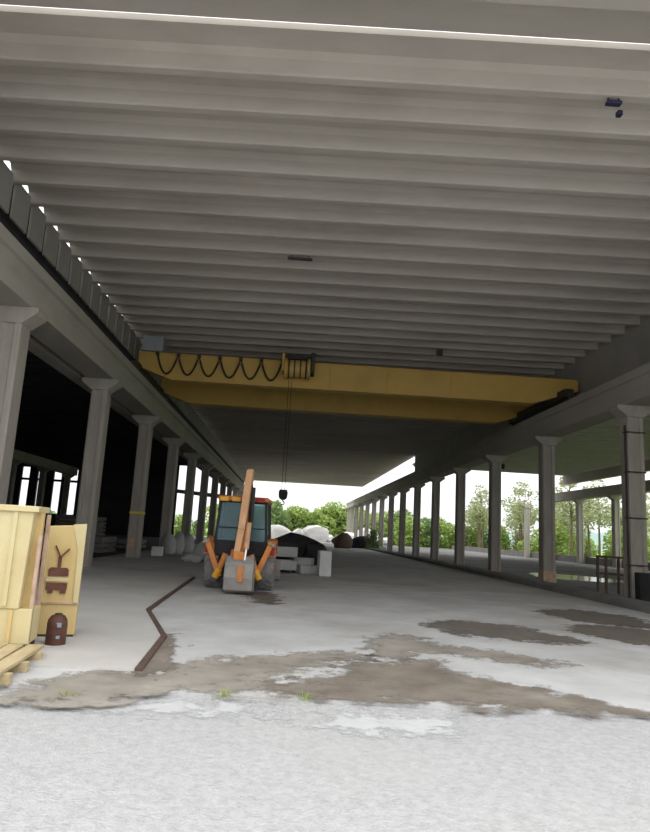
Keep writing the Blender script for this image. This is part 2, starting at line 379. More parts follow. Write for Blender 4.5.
for o in [x for x in bpy.data.objects if x.parent == proto] + [proto]: bpy.data.objects.remove(o)
# ------------------------------------------------------------------ runway beams
def runway(name, x0, x1, y0, y1, top, label, inner):
    r = empty(name, (0, 0, 0)); tag(r, label, 'beam')
    w = x1 - x0; c = (x0 + x1) / 2
    prof = [(x0 + .1, ZC), (x1 - .1, ZC), (x1 - .1, top - .34), (x1, top - .31), (x1, top), (x0, top), (x0, top - .31), (x0 + .1, top - .34)]
    MB().prism(prof, 'y', y0, y1).build('girder', M['beam'], r)
    rl = MB().prism([(c - .09, top), (c + .09, top), (c + .09, top + .03), (c + .02, top + .05), (c + .02, top + .12), (c + .05, top + .14), (c + .05, top + .2), (c - .05, top + .2), (c - .05, top + .14), (c - .02, top + .12), (c - .02, top + .05), (c - .09, top + .03)], 'y', y0, y1)
    rl.build('crane_rail', M['dark_steel'], r)
    return r
runway('runway_beam', -8.25, -7.0, 8.2, 125.5, 8.33, 'long concrete crane beam running over the columns with the yellow banded one', 1)
runway('runway_beam', 12.3, 13.55, 8.2, 141, 8.28, 'long concrete crane beam over the columns along the kerb', -1)
b2 = MB().prism([(-8.98, ZC), (-8.42, ZC), (-8.42, ZC + .55), (-8.3, ZC + .7), (-8.3, ZC + .95), (-9.1, ZC + .95), (-9.1, ZC + .7), (-8.98, ZC + .55)], 'y', 8.2, 85.4)
tag(b2.build('runway_beam', M['beam']), 'slim concrete beam behind the main crane beam, facing the dark hall', 'beam')
tag(MB().prism([(-28.5, ZC), (-27.5, ZC), (-27.5, 8.2), (-28.5, 8.2)], 'y', 9, 85.4).build('runway_beam', M['beam'], bevel=.05), 'dark concrete beam over the middle columns of the dark hall', 'beam')
tag(MB().prism([(-48, ZC), (-47, ZC), (-47, 8.2), (-48, 8.2)], 'y', 9, 85.4).build('runway_beam', M['beam'], bevel=.05), 'dark concrete beam over the outer columns of the dark hall', 'beam')
tag(MB().prism([(32.7, ZC), (33.7, ZC), (33.7, 8.2), (32.7, 8.2)], 'y', 30, 84.5).build('runway_beam', M['beam'], bevel=.05), 'concrete beam over the outer columns in front of the trees', 'beam')
tag(MB().bar((-14.62, 85.5, 6.0), (-7.9, 83.36, 5.5), .4, .5).build('tie_beam', M['beam'], bevel=.03), 'dark sloping tie beam crossing the far opening of the dark hall', 'beam')
# kerb
struct(MB().prism([(10.5, 0), (11.5, 0), (11.5, .2), (10.62, .2), (10.5, .15)], 'y', 9, 126).build('trim_3', M['kerb']), 'raised concrete kerb along the columns')

# ------------------------------------------------------------------ overhead crane
cr = empty('overhead_crane', (0, 30.5, 8.5)); tag(cr, 'yellow twin girder bridge crane spanning the hall under the roof', 'crane')
def girder(yf, yb, zb, zt, x0, x1):
    # tapering box girder, local coordinates of the crane
    m = MB().prism([(x0, zb + .55), (x0 + 1.6, zb), (x1 - 2.2, zb), (x1, zb + .72), (x1, zt - .02), (x1 - .2, zt), (x0, zt)], 'y', yf, yb)
    m.box(x0, x1 - .1, yf - .05, yb + .05, zt - .04, zt + .02)
    m.box(x0 + 1.6, x1 - 2.2, yf - .05, yb + .05, zb - .02, zb + .03)
    return m
g1 = girder(0, .55, .02, 1.28, -7.6, 13.75).build('front_girder', M['crane'], cr)
g2 = girder(5.6, 6.15, .0, 1.28, -7.6, 13.75).build('rear_girder', M['crane'], cr)
for x in (-6.2, -3, 1.6, 4.4, 7.5, 10.4):
    MB().box(x - .03, x + .03, -.06, 0, .05, 1.24).build('stiffener', M['crane'], g1)
for xx in (-7.62, 12.92):
    e = MB().box(xx - .22, xx + .22, -.9, 7.0, .22, .62).build('end_truck', M['dark_steel'], cr, bevel=.02)
    for yy in (-.6, 6.7): MB().lathe([(.02, -.08), (.2, -.08), (.2, .08), (.02, .08)], (xx, yy, .22 - (.0 if xx < 0 else .04)), 'x', 16).build('wheel', M['dark_steel'], e)
cb = MB().box(-7.45, -6.45, -.25, .35, 1.32, 2.05).build('control_cabinet', M['grey_box'], cr, bevel=.02)
MB().box(-7.2, -6.7, -.27, -.25, 1.4, 1.95).build('cabinet_door', M['grey_box'], cb)
# festoon cable
pts = []; x = -6.7; nl = 6; x1 = -.75; wl = (x1 - x) / nl
for i in range(nl):
    for t in range(12):
        u = t / 12; pts.append((x + wl * (i + u), -.17, 1.2 - .95 * (1 - (2 * u - 1) ** 2)))
pts.append((x1, -.17, 1.2))
fc = MB().tube(pts, .045, 6).build('festoon_cable', M['cable'], cr)
for i in range(nl + 1): MB().box(x + wl * i - .07, x + wl * i + .07, -.24, .0, 1.16, 1.3).build('cable_trolley', M['dark_steel'], fc)
# hoist trolley
ht = MB()
ht.box(-.72, .78, -.35, 6.4, 1.33, 1.5)
ht = ht.build('trolley_frame', M['dark_steel'], cr)
hd = MB().lathe([(.05, -.62), (.48, -.62), (.5, -.58), (.5, -.5), (.42, -.48), (.42, .45), (.5, .47), (.5, .58), (.48, .6), (.05, .6)], (0, -.62, .78), 'x', 24).build('hoist_drum', M['crane'], cr, smooth=False)
for xx in (-.4, -.14, .14, .4): MB().lathe([(.43, -.035), (.45, -.035), (.45, .035), (.43, .035)], (xx, -.62, .78), 'x', 24).build('rope_coil', M['dark_steel'], hd)
MB().box(.62, .8, -.95, -.2, .55, 1.55).build('motor_box', M['dark_steel'], ht, bevel=.03)
MB().box(-.74, -.62, -.9, -.2, .6, 1.45).build('drum_bracket', M['crane'], ht)
rp = MB()
for dx in (-.09, .05): rp.tube([(-.28 + dx, -.62, .6), (-.28 + dx, -.62, -4.95)], .012, 6)
rp = rp.build('hoist_rope', M['cable'], cr)
hb = MB().prism([(-.46, -4.92), (-.12, -4.92), (-.08, -5.06), (-.1, -5.28), (-.2, -5.38), (-.38, -5.38), (-.48, -5.28), (-.5, -5.06)], 'y', -.78, -.46).build('hook_block', M['black'], cr, bevel=.03)
hk = [(-.29, -.62, -5.36), (-.29, -.62, -5.44)] + [(-.29 + .07 * sin(a), -.62, -5.52 + .08 * cos(a)) for a in [i * pi * 1.35 / 9 for i in range(10)]]
MB().tube(hk, .025, 8).build('hook', M['black'], hb)

# small things hanging under the roof
def fixture(name, loc, sx, sy, sz, label, cat, mat):
    r = empty(name, loc); tag(r, label, cat)
    MB().box(-sx, sx, -sy, sy, -sz, 0).build('housing', M[mat], r, bevel=.02)
    s = MB()
    for x in (-sx * .7, sx * .7): s.box(x - .015, x + .015, -.015, .015, 0, .1)
    s.build('bracket', M['dark_steel'], r)
    return r
fixture('strip_light', (-.15, 20.69, 10.82), .42, .07, .07, 'dark strip light fixed across the ribs in the middle of the ceiling', 'light', 'dark_steel')
fixture('floodlight', (6.85, 30.38, 10.82), .14, .12, .26, 'small dark floodlight hanging above the yellow crane', 'light', 'dark_steel')
r = fixture('floodlight', (6.15, 11.8, 10.82), .16, .07, .07, 'navy blue lamp on the ceiling near the front corner of the roof', 'light', 'navy')
MB().box(.2, .3, .2, .32, -.12, -.02).build('lamp_head', M['navy'], r)
fixture('junction_box', (13.28, 40.4, 6.65), .12, .12, .3, 'small black box on the upper side of the column behind the rusty footed one', 'box', 'black')

# ------------------------------------------------------------------ backhoe loader
def tyre(m, cx, cy, R, w, lugs=20):
    m.lathe([(R * .52, -w * .36), (R * .58, -w * .48), (R * .86, -w * .5), (R * .95, -w * .42), (R * .97, 0), (R * .95, w * .42), (R * .86, w * .5), (R * .58, w * .48), (R * .52, w * .36)], (cx, cy, R), 'x', 32)
    for i in range(lugs):
        for sgn in (-1, 1):
            a = 2 * pi * (i + (.5 if sgn > 0 else 0)) / lugs; b = a + .16
            pa = Vector((cx + sgn * w * .02, cy + R * .975 * cos(a), R + R * .975 * sin(a))); pb = Vector((cx + sgn * w * .47, cy + R * .955 * cos(b), R + R * .955 * sin(b)))
            m.bar(pa, pb, R * .085, R * .07, up=(0, cos(a), sin(a)))
    return m
bh = empty('backhoe_loader', (-1.3, 19.75, 0), radians(-2.0)); tag(bh, 'orange backhoe loader seen from behind with its grey digging bucket lowered', 'backhoe loader')
def wheel(cx, cy, R, w):
    t = tyre(MB(), cx, cy, R, w).build('wheel', M['tyre'], bh)
    s = 1 if cx > 0 else -1
    MB().lathe([(.03, -w * .3), (R * .54, -w * .33), (R * .54, w * .33), (.03, w * .3)], (cx, cy, R), 'x', 24).build('rim', M['rim'], t)
    MB().lathe([(.02, s * w * .3), (R * .2, s * w * .3), (R * .17, s * w * .48), (.02, s * w * .48)], (cx, cy, R), 'x', 12).build('hub', M['orange'], t)
for sx in (-1, 1):
    wheel(sx * .79, 0, .67, .40)
    wheel(sx * .75, 2.15, .45, .32)
ch = MB().box(-.42, .42, -.55, 3.2, .55, .95); ch.box(-.62, .62, -.12, .12, .55, .8); ch.box(-.6, .6, 2.05, 2.25, .38, .55); ch.box(-.45, .45, -.75, -.5, .35, 1.1)
ch.build('chassis', M['black'], bh, bevel=.02)
ho = MB().prism([(1.35, .95), (3.15, .95), (3.2, 1.25), (3.1, 1.5), (1.35, 1.68)], 'x', -.4, .4).build('bonnet', M['orange'], bh, bevel=.04)
MB().box(-.3, .3, 3.17, 3.23, 1.0, 1.4).build('grille', M['black'], ho)
MB().tube([(.3, 2.4, 1.5), (.3, 2.4, 2.3), (.3, 2.35, 2.4)], .04).build('exhaust_pipe', M['dark_steel'], ho)
# fenders
for sx in (-1, 1):
    pr_ = [(-.62, .98), (-.55, 1.22), (-.3, 1.42), (.1, 1.48), (.5, 1.38), (.72, 1.1), (.72, 1.05), (.48, 1.32), (.1, 1.42), (-.28, 1.36), (-.5, 1.18), (-.57, .98)]
    MB().prism(pr_, 'x', sx * .62, sx * 1.02).build('mudguard', M['orange'], bh)
    MB().box(min(sx * .9, sx * 1.0), max(sx * .9, sx * 1.0), -.66, -.6, 1.02, 1.24).build('tail_light', M['red'], bh, bevel=.01)
# cab
cab = MB().box(-.74, .74, -.62, 1.3, .95, 1.36).build('cab', M['black'], bh, bevel=.03)
pil = MB()
for sx in (-1, 1):
    for (y0, y1) in ((-.58, -.5), (.42, .42), (1.24, 1.1)):
        pil.bar((sx * .74, y0, 1.3), (sx * .66, y1, 2.52), .07, .07)
pil.bar((-.74, -.58, 1.36), (.74, -.58, 1.36), .06, .06); pil.bar((-.67, -.5, 2.5), (.67, -.5, 2.5), .06, .06); pil.bar((-.73, -.56, 1.75), (.73, -.56, 1.75), .035, .035)
for sx in (-1, 1): pil.bar((sx * .66, -.5, 2.5), (sx * .66, 1.1, 2.5), .06, .06); pil.bar((sx * .74, -.58, 1.33), (sx * .74, 1.24, 1.33), .06, .06)
pil.bar((.03, -.57, 1.36), (.03, -.5, 2.5), .05, .04)
pil.build('pillar_frame', M['black'], cab)
MB().add([(-.7, -.57, 1.38), (.7, -.57, 1.38), (.63, -.49, 2.48), (-.63, -.49, 2.48)], [(0, 1, 2, 3)]).build('rear_window', M['glass'], cab)
MB().add([(-.7, 1.23, 1.38), (.7, 1.23, 1.38), (.63, 1.1, 2.48), (-.63, 1.1, 2.48)], [(0, 1, 2, 3)]).build('windscreen', M['glass'], cab)
for sx in (-1, 1): MB().add([(sx * .735, -.54, 1.38), (sx * .735, 1.2, 1.38), (sx * .66, 1.06, 2.48), (sx * .66, -.46, 2.48)], [(0, 1, 2, 3)]).build('side_window', M['glass'], cab)
for o in [x for x in bpy.data.objects if x.parent == cab and x.name.split('.')[0] in ('rear_window', 'windscreen', 'side_window')]:
    sm = o.modifiers.new('thickness', 'SOLIDIFY'); sm.thickness = .012
MB().box(-.74, .74, -.62, 1.25, 2.52, 2.66).build('roof', M['orange'], cab, bevel=.05)
for sx, mt in ((-.55, 'lamp_yellow'), (-.2, 'lamp_yellow'), (.5, 'red')):
    MB().box(sx - .13, sx + .13, -.68, -.58, 2.5, 2.63).build('work_lamp', M[mt], cab, bevel=.02)
seat = MB().box(-.25, .25, .2, .65, 1.36, 1.55); seat.box(-.24, .24, .2, .32, 1.55, 2.1); seat.build('seat', M['black'], cab, bevel=.05)
# swing post, boom, stick, bucket
MB().prism([(-.28, .5), (.28, .5), (.2, 1.15), (-.2, 1.15)], 'y', -1.0, -.7).build('swing_post', M['orange'], bh, bevel=.03)
def blade(m, pts, ws, hs):
    # tapered box beam through pts in the Y-Z plane with x offset
    for (a, b, w0, w1, h0, h1) in zip(pts, pts[1:], ws, ws[1:], hs, hs[1:]):
        a, b = Vector(a), Vector(b); d = (b - a).normalized(); r = Vector((1, 0, 0)); u = d.cross(r).normalized()
        q = [(-1, -1), (1, -1), (1, 1), (-1, 1)]
        m.hexa([a + r * i * w0 / 2 + u * j * h0 / 2 for i, j in q], [b + r * i * w1 / 2 + u * j * h1 / 2 for i, j in q])
    return m
bx = .1
bo = blade(MB(), [(bx - .02, -.95, .95), (bx + .02, -.86, 1.6), (bx + .06, -.92, 2.4), (bx + .09, -1.02, 3.02), (bx + .1, -1.12, 3.3)], [.22, .2, .18, .17, .17], [.3, .42, .4, .32, .22]).build('boom', M['orange'], bh, bevel=.02)
MB().tube([(bx + .1, -1.12, 3.28), (bx + .1, -1.2, 3.36)], .1, 10).build('boom_head', M['orange_pale'], bo)
st = blade(MB(), [(bx + .1, -1.3, 3.36), (bx + .06, -1.36, 2.7), (bx, -1.5, 1.7), (bx - .08, -1.6, .98)], [.18, .2, .19, .17], [.3, .34, .28, .2]).build('dipper_arm', M['orange_pale'], bh, bevel=.02)
MB().tube([(bx + .2, -1.5, 1.9), (bx + .18, -1.66, 1.2)], .07, 10).build('bucket_cylinder', M['orange_pale'], st)
MB().tube([(bx + .18, -1.66, 1.25), (bx + .16, -1.72, .9)], .035, 10).build('piston_rod', M['chrome'], st)
MB().tube([(bx + .2, -.98, 1.7), (bx + .22, -1.15, 2.9)], .06, 10).build('boom_cylinder', M['dark_steel'], bo)
hs = MB()
for dx in (.13, .17): hs.tube([(bx + dx, -.95, 1.0), (bx + dx + .03, -1.1, 1.8), (bx + dx, -1.2, 2.5), (bx + dx + .02, -1.25, 2.95)], .02, 6)
hs.build('hydraulic_hose', M['cable'], bo)
bk_prof = [(-1.42, .92), (-1.62, 1.0), (-1.86, .82), (-1.98, .45), (-1.9, .12), (-1.68, .03), (-1.35, .06), (-1.33, .1), (-1.66, .08), (-1.86, .16), (-1.93, .45), (-1.82, .79), (-1.61, .95), (-1.44, .88)]
bk = MB().prism(bk_prof, 'x', -.24, .54)
for x in (-.24, .52): bk.prism([(-1.42, .92), (-1.62, 1.0), (-1.86, .82), (-1.98, .45), (-1.9, .12), (-1.68, .03), (-1.35, .06)], 'x', x, x + .02)
bk = bk.build('bucket', M['bucket'], bh)
for i in range(5): MB().bar((-.19 + i * .17, -1.4, .07), (-.19 + i * .17, -1.2, .05), .07, .04).build('bucket_tooth', M['bucket'], bk)
MB().box(-.04, .26, -1.78, -1.5, .9, 1.12).build('bucket_ear', M['orange'], bk, bevel=.02)
MB().box(.12, .27, -2.0, -1.93, .35, .75).build('orange_mark', M['orange'], bk)
# stabilisers folded up
for sx in (-1, 1):
    l = MB().bar((sx * .5, -.85, .38), (sx * .92, -.85, 1.38), .16, .15).build('stabiliser_leg', M['orange'], bh, bevel=.015)
    MB().bar((sx * .84, -.85, 1.38), (sx * 1.02, -.85, 1.3), .3, .06).build('stabiliser_foot', M['bucket'], l)
    MB().tube([(sx * .36, -.92, 1.02), (sx * .52, -.92, .55)], .085, 10).build('stabiliser_ram', M['orange'], l)
    MB().tube([(sx * .5, -.92, .6), (sx * .62, -.88, .36)], .1, 10).build('ram_end', M['lamp_yellow'], l)
# front loader
for sx in (-1, 1):
    MB().prism([(1.3, 1.1), (2.6, 1.1), (3.5, .45), (3.6, .25), (3.45, .22), (2.5, .85), (1.3, .9)], 'x', sx * .52 - .05, sx * .52 + .05).build('loader_arm', M['orange'], bh, bevel=.01)
lb = [(3.55, .75), (3.5, .2), (3.6, .06), (4.3, .04), (4.3, .08), (3.64, .11), (3.56, .22), (3.6, .75)]
MB().prism(lb, 'x', -1.02, 1.02).build('loader_bucket', M['bucket'], bh)

# ------------------------------------------------------------------ yellow machinery on the left
hp = empty('steel_hopper', (-3.10, 8.9, 0), radians(9)); tag(hp, 'large cream yellow steel hopper standing behind wooden planks', 'hopper')
# front plate, tapering towards the bottom, and the hollow side under the rim
bd = MB().hexa([(-2.2, .0, .56), (-.30, .0, .56), (-.30, 0.6, .56), (-2.2, 0.6, .56)], [(-2.2, -.02, 1.84), (-.25, -.02, 1.84), (-.25, 0.62, 1.84), (-2.2, 0.62, 1.84)]).build('bin', M['steel_yellow'], hp, bevel=.012)
for x in (-.47, -1.3): MB().box(x - .025, x + .025, -.04, .0, .6, 1.8).build('stiffener', M['steel_yellow'], bd)
MB().box(-2.25, -.19, -.06, .66, 1.80, 1.88).build('rim', M['steel_yellow'], hp, bevel=.01)
MB().box(-.34, -.17, .2, .3, .5, 1.8).build('side_gusset', M['steel_yellow2'], hp)
MB().box(-.18, -.13, .05, .12, .1, 1.5).build('corner_post', M['rust_pink'], hp, bevel=.008)
MB().box(-.19, -.14, 0.5, .56, .1, 1.78).build('corner_post', M['rust_pink'], hp, bevel=.008)
bs = MB().box(-2.2, -.13, .02, .56, .12, .56).build('base_skirt', M['steel_yellow'], hp, bevel=.012)
MB().box(-.4, -.36, -.01, .02, .14, .55).build('skirt_seam', M['steel_yellow2'], bs)
sk = MB().box(-2.2, -.15, .06, .2, 0, .12); sk.box(-2.2, -.15, .42, .54, 0, .12); sk.build('skid', M['dark_steel'], hp)
# planks lying before it
pln = [(-.16, .0, 1.72), (-.37, .03, 1.64), (-.6, .0, 1.7), (-.83, .06, 1.6), (-1.06, .0, 1.7)]
for i, (x, y0, L_) in enumerate(pln):
    o = MB().box(-.095, .095, 0, L_, 0, .04).build('wooden_plank', M['wood'], bevel=.006); o.location = (-2.78 + x - .0, 7.08 + y0, .11); o.rotation_euler.z = radians(5 + (i % 2))
    tag(o, ['outermost weathered plank before the cream hopper, nearest the mud', 'second weathered plank from the mud before the cream hopper', 'third weathered plank from the mud before the cream hopper', 'fourth weathered plank from the mud, before the hopper', 'innermost plank before the cream hopper'][i], 'plank', 'planks before the hopper')
for i, yy in enumerate((7.35, 7.95, 8.5)):
    o = MB().box(-1.25, .1, -.05, .05, 0, .11).build('wooden_bearer', M['wood'], bevel=.006); o.location = (-2.9 - (yy - 7.35) * .09, yy, 0)
    tag(o, ['wooden bearer under the near ends of the planks', 'wooden bearer under the middle of the planks', 'wooden bearer under the plank ends next to the hopper'][i], 'timber')
cb2 = empty('steel_cabinet', (-3.3, 10.1, 0), radians(14)); tag(cb2, 'narrow ochre yellow steel cabinet with dark stencilled marks beside the hopper', 'cabinet')
bd = MB().hexa([(-.27, 0, .06), (.27, 0, .06), (.27, .3, .06), (-.27, .3, .06)], [(-.27, -.02, 1.62), (.26, -.02, 1.66), (.26, .3, 1.66), (-.27, .3, 1.62)]).build('body', M['steel_yellow2'], cb2, bevel=.015)
MB().add([(.08, -.03, 1.66), (.27, -.03, 1.68), (.27, -.03, .5), (.2, -.03, .5), (.18, -.03, 1.3), (.08, -.03, 1.66)][:5] + [(.08, 0, 1.66), (.27, 0, 1.68), (.27, 0, .5), (.2, 0, .5), (.18, 0, 1.3)], [(0, 1, 2, 3, 4), (9, 8, 7, 6, 5), (0, 5, 6, 1), (1, 6, 7, 2), (2, 7, 8, 3), (3, 8, 9, 4), (4, 9, 5, 0)]).build('folded_edge', M['steel_yellow'], cb2)
MB().box(-.28, .28, -.03, .32, .5, .525).build('seam', M['rust_pink'], cb2)
MB().box(-.25, .25, .02, .28, 0, .06).build('foot_frame', M['dark_steel'], cb2)
mk = MB()
mk.bar((-.13, -.03, 1.34), (-.05, -.03, 1.18), .035, .02); mk.bar((.07, -.03, 1.3), (-.05, -.03, 1.17), .06, .02); mk.bar((-.05, -.03, 1.18), (-.05, -.03, 1.03), .05, .02)
mk.box(-.19, .09, -.035, -.02, .90, 1.0); mk.box(-.17, .07, -.037, -.02, 1.0, 1.02)
mk.box(-.2, .09, -.035, -.02, .70, .80); mk.box(-.17, -.1, -.036, -.02, .65, .72); mk.box(-.0, .08, -.036, -.02, .65, .72)
mk.build('stencil_marks', M['stencil'], cb2)
MB().box(-.22, .1, -.032, -.018, .82, .88).build('pale_stripe', M['steel_yellow'], cb2)
MB().box(-.33, -.275, -.02, .06, 1.12, 1.5).build('dark_slot', M['black'], cb2)
cn = empty('gas_canister', (-3.1, 9.55, 0)); tag(cn, 'dark brown round topped canister standing at the foot of the ochre cabinet', 'canister')
MB().lathe([(.02, .0), (.12, .0), (.135, .02), (.135, .3), (.125, .36), (.09, .41), (.04, .43), (.01, .43)], (0, 0, 0), 'z', 24).build('body', M['brown'], cn, smooth=True)
MB().lathe([(.01, .42), (.05, .42), (.05, .44), (.01, .44)], (0, 0, 0), 'z', 12).build('valve', M['dark_steel'], cn)
MB().box(.03, .09, -.128, -.1, .27, .33).build('label', M['blue_tag'], cn); MB().box(.04, .085, -.13, -.1, .12, .16).build('label', M['blue_tag'], cn)

# ------------------------------------------------------------------ things standing on the floor
def lump(name, loc, r, mat, seed, label, cat, group=None, sq=(1, 1, .7), rough=.22, sub=3):
    rnd = random.Random(seed); bm = bmesh.new(); bmesh.ops.create_icosphere(bm, subdivisions=sub, radius=1)
    ph = [(Vector((rnd.uniform(-1, 1), rnd.uniform(-1, 1), rnd.uniform(-1, 1))).normalized() * rnd.uniform(1.5, 4), rnd.uniform(0, 6)) for _ in range(7)]
    for v in bm.verts:
        d = 1 + rough * sum(sin(k.dot(v.co) + p) for k, p in ph) / 3
        c = v.co * d; c.z = max(c.z, -.62)
        v.co = Vector((c.x * r * sq[0], c.y * r * sq[1], (c.z + .62) * r * sq[2]))
    me = bpy.data.meshes.new(name); bm.to_mesh(me); bm.free(); me.materials.append(mat)
    for p in me.polygons: p.use_smooth = sub > 2
    o = bpy.data.objects.new(name, me); COL.objects.link(o); o.location = loc
    return tag(o, label, cat, group)
def block(loc, sx, sy, sz, rz, mat, label, group, name='concrete_block'):
    o = MB().box(-sx / 2, sx / 2, -sy / 2, sy / 2, 0, sz).build(name, M[mat], bevel=.03); o.location = loc; o.rotation_euler.z = rz
    return tag(o, label, 'block', group)
G = 'concrete blocks stacked beside the backhoe'
block((-.15, 28.2, .12), 1.25, .6, .42, .05, 'block', 'lower grey concrete block beside the backhoe wheel', G)
block((-.1, 28.25, .66), 1.2, .6, .42, -.04, 'block', 'upper grey concrete block stacked beside the backhoe wheel', G)
block((1.62, 27.6, 0), .5, .7, 1.02, .1, 'white_block', 'upright pale concrete block at the end of the heap', G)
block((.95, 28.5, 0), .9, .5, .35, .5, 'block', 'grey concrete block lying between the stack and the upright block', G)
block((.8, 28.6, .35), .8, .5, .3, -.3, 'block', 'tilted grey slab lying on the middle block of the heap', G)
for i, (x, z) in enumerate(((-.55, 0), (.25, 0), (-.5, .54), (.3, .54))):
    o = MB().box(-.06, .06, -.35, .35, 0, .12).build('wooden_spacer', M['dark_steel']); o.location = (x, 28.2, z)
    tag(o, ['dark spacer under the lower block, wheel side', 'dark spacer under the lower block, far from the wheel', 'dark spacer between the stacked blocks, wheel side', 'dark spacer between the stacked blocks, far from the wheel'][i], 'timber')
lump('plastic_heap', (.75, 29.4, 0), .8, M['black'], 3, 'heap of black plastic sheeting behind the grey blocks', 'sheeting', sq=(1.2, .8, 1.15), rough=.6, sub=2)
lump('plastic_bundle', (.0, 29.6, 0), .6, M['black'], 5, 'crumpled black bundle on the wheel side of the plastic heap', 'bundle', sq=(.75, .7, 1.15), rough=.35)
# white block, bags and stones along the dark hall
block((-7.0, 36.6, 0), .6, .6, .5, .1, 'white_block', 'white block standing beside the yellow banded column', None)
for i, (x, y, s) in enumerate(((-6.9, 39.4, .62), (-6.55, 40.6, .6), (-6.15, 41.8, .62))):
    lump('bulk_bag', (x, y, 0), s, M['block'], 20 + i, ['grey filled bag nearest the yellow banded column', 'middle grey filled bag of three in a row', 'grey filled bag farthest from the yellow banded column'][i], 'bag', 'grey bags along the column row', sq=(.75, .8, 1.25), rough=.15)
lump('rubble_stone', (-4.4, 31.9, 0), .5, M['block'], 31, 'pale rubble stone lying beside the backhoe rear wheel', 'stone', 'rubble beside the backhoe', sq=(1, .8, .5), rough=.3, sub=2)
lump('rubble_stone', (-4.05, 33.2, 0), .6, M['block'], 32, 'tall grey rubble stone behind the pale one', 'stone', 'rubble beside the backhoe', sq=(.8, .8, 1.1), rough=.35, sub=2)
lump('rubble_stone', (-3.6, 32.6, 0), .4, M['block'], 33, 'small grey rubble stone beside the tall one', 'stone', 'rubble beside the backhoe', sq=(1, 1, .7), rough=.35, sub=2)
# far end: white bags, dark heaps
rw = random.Random(5)
for i in range(15):
    lump('white_heap', (-5 + i * 1.75 + rw.uniform(-.4, .4), 129.5 + (i % 2) * 2.6, -.02), rw.uniform(.9, 1.55), M['bag'], 50 + i, f'white heap in daylight past the far end of the hall, {ORD[i]} from the backhoe', 'heap', 'white heaps past the far end', sq=(1.45, .75, rw.uniform(.7, 1.25)), rough=.55, sub=2)
lump('rubble_heap', (6.6, 82, 0), 1.25, M['rust'], 70, 'dark reddish brown scrap heap before the white heaps', 'heap', sq=(1.0, .8, .85), rough=.4)
lump('rubble_heap', (9.6, 88, 0), 1.1, M['black'], 71, 'low black heap near the far columns', 'heap', sq=(1.3, .9, .7), rough=.4)
block((11.6, 80, 0), .9, .6, .5, .1, 'white_block', 'small white block before the green bush under the roof', None)
# rusty frame and black cabinet by the near column
fr = empty('steel_trestle', (13.05, 25.7, 0)); tag(fr, 'rusty steel trestle standing behind the kerb by the piped column', 'trestle')
for x in (-.45, .4):
    for y in (0, .7): MB().box(x - .04, x + .04, y - .04, y + .04, 0, 1.45).build('leg', M['rust'], fr)
tp = MB().box(-.5, .45, -.05, .05, 1.4, 1.48); tp.box(-.5, .45, .65, .75, 1.4, 1.48); tp.box(-.5, -.4, 0, .7, 1.4, 1.48); tp.box(.35, .45, 0, .7, 1.4, 1.48); tp.build('top_rail', M['rust'], fr)
mp_ = MB().box(-.45, .4, -.03, .03, .75, .82); mp_.box(-.45, .4, .67, .73, .75, .82); mp_.build('middle_rail', M['rust'], fr)
kc = empty('black_cabinet', (12.55, 23.1, 0)); tag(kc, 'black upright cabinet in front of the nearest column on the kerb side', 'cabinet')
MB().box(-.1, .35, -.15, .2, 0, 1.0).build('body', M['black'], kc, bevel=.02); MB().box(-.07, .32, -.17, -.15, .08, .92).build('door', M['black'], kc, bevel=.01)
# dark stacks inside the unlit hall
for i, (x, y, sx, sy, sz) in enumerate(((-10.5, 30, 1.6, 4, .5), (-11, 38, 2, 3, .9), (-10.8, 46, 1.6, 4, .6), (-15, 36, 3, 3, 1.6), (-16, 52, 3, 3, 2.2), (-20, 44, 3, 4, 1.4))):
    r = empty('slab_stack', (x, y, 0)); tag(r, f'dark stack of concrete slabs standing in the unlit hall, {ORD[i]} of six', 'stack', 'slab stacks in the unlit hall')
    n = max(2, int(sz / .28)); 
    r['label'] = ['low dark slab stack just behind the ochre cabinet side columns', 'slab stack behind the yellow banded column', 'slab stack behind the grey bags', 'mid height slab stack deeper in the unlit hall', 'tallest slab stack in the unlit hall', 'slab stack deepest in the unlit hall'][i]
    for k in range(n): MB().box(-sx / 2 + .05 * (k % 2), sx / 2, -sy / 2, sy / 2, k * .28, k * .28 + .2 + (.08 if k == n - 1 else 0)).build('slab', M['kerb'], r)
    for k in range(1, n):
        for q in (-.3, .3): MB().box(-sx / 2 + .1, sx / 2 - .05, q * sy - .05, q * sy + .05, k * .28 - .08, k * .28).build('spacer', M['wood'], r)

